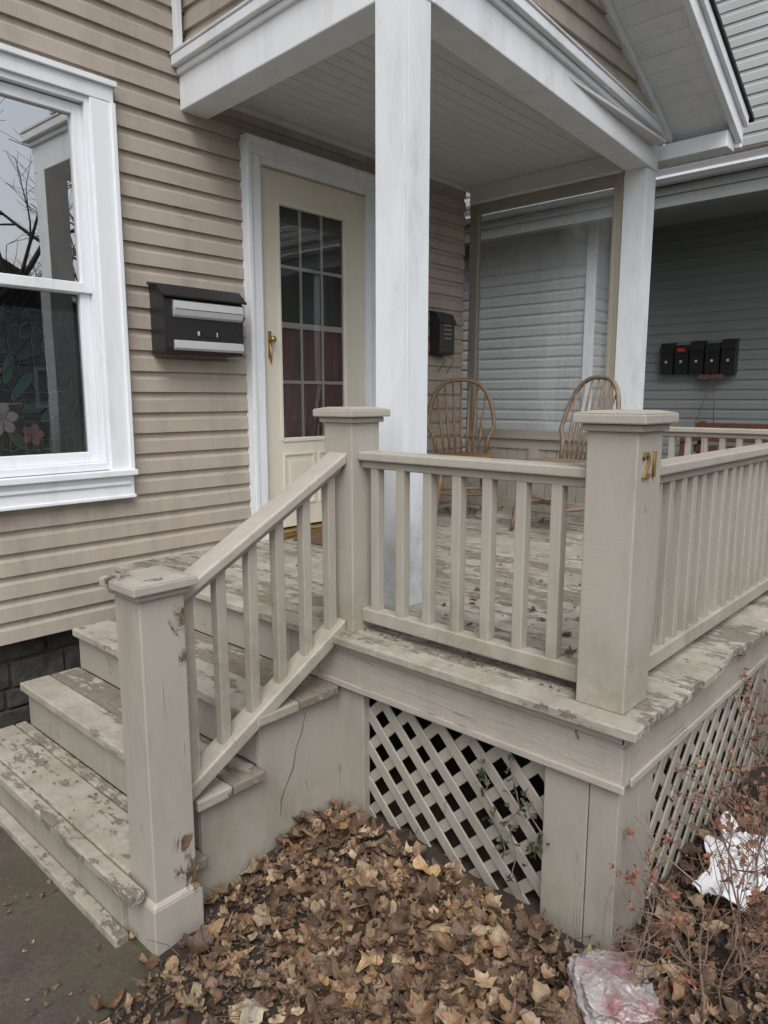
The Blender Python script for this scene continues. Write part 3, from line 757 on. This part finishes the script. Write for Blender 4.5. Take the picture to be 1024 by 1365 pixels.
def leafmat(name,rough=.55):
    m=M(name); a=m.n.new('ShaderNodeVertexColor'); a.layer_name='Col'
    n=m.noise(70,(1,1,1),6,.7); n2=m.noise(260,(1,1,1),3)
    c=m.mix(m.ramp(n,.35,.7,0,.65),a.outputs[0],(.05,.032,.02)); c=m.mix(m.ramp(n2,.55,.7,0,.3),c,(.4,.29,.19))
    m.col(c); m.rough(m.ramp(n,.3,.7,rough-.2,rough+.2)); m.bump(m.math('ADD',n,n2),.0018)
    return m.m
m_leaf=leafmat('dead_leaf')
R=random.Random(42); Lv=Leaves()
def inbed(x,y):
    if x>1.64 and y>.70: return False
    if y>1.74: return False
    if x<1.02 and y>1.60+R.gauss(0,.04): return False
    if BP-.05<x<BP+W+.02 and y>P2y-.03: return False
    return True
cnt=0
while cnt<4700:
    if R.random()<.66: x=R.uniform(.45,1.68); y=R.uniform(.2,1.76)
    else: x=R.uniform(1.3,4.6); y=R.uniform(-.5,.70)
    if not inbed(x,y): continue
    if x+y<1.3: continue
    dens=1.0
    if noise.noise(Vector((x*2.2,y*2.2,7)))<-.15 : dens=.35
    dist=x+.45*y+.25*noise.noise(Vector((x*4,y*4,1)))
    edge=sm(1.35,2.1,dist)
    if x>1.6: edge*=.5
    if R.random()>dens*(.12+.88*edge): continue
    s=R.choice((R.uniform(.03,.06),R.uniform(.07,.12),R.uniform(.05,.09),R.uniform(.04,.07)))
    lay=R.random()**2*.04*(.4+.6*sm(.95,1.5,x))
    Lv.leaf((x,y,H(x,y)+.005+lay),s,R,30); cnt+=1
for (x,y,s,c) in ((1.12,1.42,.12,(.52,.38,.25)),(1.50,.98,.14,(.50,.38,.26)),(1.42,1.1,.13,(.47,.35,.22)),(1.22,1.18,.12,(.45,.30,.16)),(.93,1.30,.14,(.42,.37,.29)),(1.36,.9,.12,(.42,.3,.18)),(1.42,1.38,.12,(.5,.37,.22)),(1.55,1.25,.12,(.44,.29,.15))):
    Lv.leaf((x,y,H(x,y)+.045),s,R,14,col=c)
Lv.obj('leaf_litter',m_leaf)
b=B()
for k in range(700):
    x=R.uniform(.6,3.4);y=R.uniform(0,1.7)
    if not inbed(x,y): continue
    a=R.uniform(0,6.28); l=R.uniform(.03,.18); z=H(x,y)+R.uniform(.012,.045)
    b.tube([(x,y,z),(x+l*.5*math.cos(a),y+l*.5*math.sin(a),z+R.uniform(-.01,.015)),(x+l*math.cos(a+.3),y+l*math.sin(a+.3),z+R.uniform(-.015,.015))],[.0017,.0014,.0008],4)
b.obj('twig_litter',simple('twig_bark',(.09,.06,.045),.8))
Lv2=Leaves(); cnt=0
while cnt<14000:
    x=R.uniform(.45,2.6); y=R.uniform(.1,1.74)
    if x>1.6: y=R.uniform(-.3,.7)
    if not inbed(x,y) or x+y<1.3: continue
    Lv2.leaf((x,y,H(x,y)+.003+R.random()*.018),R.uniform(.008,.032),R,40,pal=[(.16,.10,.06),(.09,.055,.038),(.24,.16,.10),(.05,.035,.026),(.12,.075,.045),(.06,.04,.03)]); cnt+=1
Lv2.obj('leaf_fragments',m_leaf)
Lv3=Leaves()
for k in range(60):
    x=R.uniform(1.95,2.5) if R.random()<.5 else R.uniform(1.95,4.2); y=R.uniform(.9,1.7) if R.random()<.6 else R.uniform(1.0,3.1)
    Lv3.leaf((x,y,DK+.006),R.uniform(.02,.055),R,15)
for k in range(30): Lv3.leaf((R.uniform(4.0,4.4),R.uniform(2.3,3.2),DK+.012),R.uniform(.04,.08),R,25)
for k in range(620):
    Lv3.leaf((R.uniform(1.72,1.95) if R.random()<.6 else R.uniform(1.7,3.6),R.uniform(.86,1.7),DK+.003),R.uniform(.006,.018),R,20,pal=[(.2,.14,.08),(.12,.09,.05),(.1,.11,.04)])
for k in range(110): Lv3.leaf((R.uniform(.2,.9),R.uniform(1.6,3.0),.012),R.uniform(.01,.045),R,12)
for k in range(40): Lv3.leaf((.87+R.uniform(0,.17),R.uniform(1.9,3.0),.197),R.uniform(.006,.025),R,12)
Lv3.obj('scattered_leaves',m_leaf)

# ================================================================ SHRUB
m_twig=simple('shrub_bark',(.19,.13,.10),.75)
b=B(); SL_=Leaves(); R=random.Random(77)
def twig(p,d,l,r,depth,lv=1.0):
    pts=[p];n=5;dd=Vector(d)
    for i in range(n):
        dd=(dd+Vector((R.gauss(0,.16),R.gauss(0,.16),R.gauss(.03,.10)))).normalized()
        pts.append(pts[-1]+dd*l/n)
    b.tube(pts,[r*(1-.5*i/n) for i in range(n+1)],5)
    if depth<3:
        for k in range(R.randint(2,4) if depth else 4):
            i=R.randint(2,n); nd=(dd+Vector((R.gauss(0,.6),R.gauss(0,.6),R.gauss(0,.35)))).normalized()
            twig(pts[i],nd,l*R.uniform(.45,.7),r*.6,depth+1,lv)
    if depth>=1:
        for k in range(R.randint(0,2)):
            if R.random()>lv: continue
            q=pts[R.randint(2,n)]
            for e in range(R.randint(1,3)):
                SL_.leaf(q+Vector((R.gauss(0,.008),R.gauss(0,.008),R.gauss(0,.008))),R.uniform(.014,.034),R,60,pal=[(.28,.085,.045),(.30,.14,.075),(.19,.07,.045),(.24,.14,.09)])
for (x,y,n,lv) in ((1.55,.60,2,.4),(1.68,.47,3,.35),(1.82,.43,3,.4),(2.0,.35,2,.45),(2.15,.50,3,.5),(2.35,.38,3,.6),(2.7,.5,6,.7),(3.1,.45,6,.75),(3.5,.4,4,.8)):
    for k in range(n):
        twig(Vector((x+R.gauss(0,.03),y+R.gauss(0,.02),H(x,y))),(R.gauss(0,.35),R.gauss(0,.25),1),R.uniform(.24,.40),R.uniform(.0025,.0045),0,lv)
sh=empty('bare_shrub'); b.obj('twigs',m_twig,sh); SL_.obj('red_leaves',leafmat('red_leaf',.5),sh)
b=B(); IV=Leaves()
iv=empty('ivy_plant')
for (y,z,l) in ((.99,.12,.42),(1.06,.2,.30),(.95,.25,.2)):
    pts=[Vector((1.675,y,z))]
    for i in range(8): pts.append(pts[-1]+Vector((R.uniform(-.004,.002),R.gauss(0,.018),l/8)))
    b.tube(pts,.0022,5)
    for p in pts[1:]:
        for k in range(2): IV.leaf(p+Vector((-.015,R.gauss(0,.02),R.gauss(0,.01))),R.uniform(.024,.045),R,75,pal=[(.03,.06,.022),(.045,.08,.03),(.02,.04,.02)])
b.obj('vines',m_twig,iv); IV.obj('leaves',leafmat('ivy_leaf',.4),iv)

def bag(name,loc,sx,sy,sz,mat,seed):
    bm=bmesh.new(); bmesh.ops.create_icosphere(bm,subdivisions=6,radius=1)
    for v in bm.verts:
        p=v.co.copy()
        e=4.0; k=(abs(p.x)**e+abs(p.y)**e+abs(p.z)**e)**(-1/e)
        q=p*k
        n=0
        for (f,a) in ((1.6,.14),(3.4,.09),(7.5,.045),(16,.02)):
            n-=abs(noise.noise(q*f+Vector((seed,f,0))))*a*2
        q=q*(1.05+n)
        v.co=Vector((q.x*sx,q.y*sy,q.z*sz))
    me=D.meshes.new(name); bm.to_mesh(me); bm.free(); me.materials.append(mat)
    me.polygons.foreach_set('use_smooth',[True]*len(me.polygons))
    o=D.objects.new(name,me); scene.collection.objects.link(o); o.location=loc; o.rotation_euler=(.1,.05,.75); return o
mb=M('pink_plastic'); nz=mb.noise(12,(1,1,1),6,.6)
mb.col(mb.mix(mb.ramp(nz,.48,.66),(.62,.57,.56),(.50,.25,.26))); mb.rough(.12); mb.b.inputs['Transmission Weight'].default_value=.35; mb.b.inputs['IOR'].default_value=1.2; mb.b.inputs['Specular IOR Level'].default_value=1.0
mb.b.inputs['Coat Weight'].default_value=.8; mb.b.inputs['Coat Roughness'].default_value=.06
mb.bump(mb.noise(40,(1,1,1),6,.7,2.0),.010)
bag('plastic_bag',(1.535,.645,.11),.105,.10,.05,mb.m,3.1)
b=B(); n=44; vs=[];fs=[]
for j in range(n+1):
    for i in range(n+1):
        u=i/n-.5; v=j/n-.5
        a=noise.noise(Vector((u*5,v*5,5)));c=noise.noise(Vector((u*11,v*11,9)));e=noise.noise(Vector((u*4,v*4,15)))
        vs.append((2.22+u*.40+.06*e,.555+v*(.17+.06*u)+.05*a,.125+.04*abs(a)+.02*abs(c)+.02*e))
for j in range(n):
    for i in range(n): a=j*(n+1)+i; fs.append((a,a+1,a+n+2,a+n+1))
b.add(vs,fs,0,True); b.obj('crumpled_paper',simple('white_paper',(.70,.71,.73),.7,0,15,.06,.003))

# ================================================================ trees & houses across the street
m_bark=simple('tree_bark',(.06,.05,.042),.9,0,12,.3,.01)
def tree(name,x,y,h,seed):
    R=random.Random(seed); b=B()
    def br(p,d,l,r,dep):
        pts=[p];dd=Vector(d);n=4
        for i in range(n):
            dd=(dd+Vector((R.gauss(0,.12),R.gauss(0,.12),R.gauss(.04,.08)))).normalized(); pts.append(pts[-1]+dd*l/n)
        b.tube(pts,[r*(1-.42*i/n) for i in range(n+1)],6 if dep<2 else 4,0,False)
        if dep<5:
            for k in range((4,4,4,3,3)[dep]):
                i=R.randint(2,n); nd=(dd+Vector((R.gauss(0,.7),R.gauss(0,.7),R.gauss(.05,.4)))).normalized()
                br(pts[i],nd,l*R.uniform(.55,.8),r*.5,dep+1)
    br(Vector((x,y,-.1)),(0,0,1),h*.32,h*.016,0); b.obj(name,m_bark)
tree('bare_tree',3.6,-4.6,8.2,1); tree('bare_tree.001',6.5,-5.8,8.5,2); tree('bare_tree.002',.5,-6.0,9,5)
for hi,(x0,x1) in enumerate(((-6,2),(5,14))):
    oh=empty('street_house' if hi==0 else 'street_house.001')
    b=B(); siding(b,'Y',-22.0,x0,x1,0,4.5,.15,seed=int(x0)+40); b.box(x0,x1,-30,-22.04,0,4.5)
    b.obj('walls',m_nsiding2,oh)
    b=B(); b.prism([(x0-.4,4.4),(x1+.4,4.4),((x0+x1)/2,7)],lambda u,v,a:(u,a,v),-30.4,-21.5); b.obj('roof',D.materials['dark_shingles'],oh)
    b=B()
    for wx in (x0+1.2,x0+4,x0+6.4):
        frame(b,wx,wx+1,1.2,2.7,.1,-22.02,-21.9)
    b.obj('windows',m_white,oh)

# ================================================================ WORLD / SUN / CAMERA
w=D.worlds.new('World'); scene.world=w; w.use_nodes=True; nt=w.node_tree
bg=nt.nodes['Background']; sky=nt.nodes.new('ShaderNodeTexSky'); sky.sky_type='NISHITA'; sky.sun_disc=False
EL,AZ=52,-135
sky.sun_elevation=math.radians(EL); sky.sun_rotation=math.radians(90-AZ)
sky.air_density=1.0; sky.dust_density=4
hs=nt.nodes.new('ShaderNodeHueSaturation'); hs.inputs['Saturation'].default_value=.38; hs.inputs['Value'].default_value=1.45
nt.links.new(sky.outputs[0],hs.inputs['Color']); nt.links.new(hs.outputs[0],bg.inputs[0]); bg.inputs[1].default_value=.15
sl=D.lights.new('sun','SUN'); sl.energy=1.25; sl.angle=math.radians(35); sl.color=(1,.985,.96)
so=D.objects.new('sun',sl); scene.collection.objects.link(so)
dv=Vector((math.cos(math.radians(EL))*math.cos(math.radians(AZ)),math.cos(math.radians(EL))*math.sin(math.radians(AZ)),math.sin(math.radians(EL))))
so.rotation_euler=dv.to_track_quat('Z','Y').to_euler()
cam=D.cameras.new('cam'); cam.lens=25.16; cam.sensor_width=36; cam.clip_start=.02; cam.clip_end=1000
co=D.objects.new('camera',cam); scene.collection.objects.link(co); co.location=(0,0,1.56)
co.rotation_euler=(math.radians(90-9.05),0,math.radians(-47.4))
scene.camera=co
scene.view_settings.view_transform='Standard'; scene.view_settings.look='None'; scene.view_settings.exposure=0
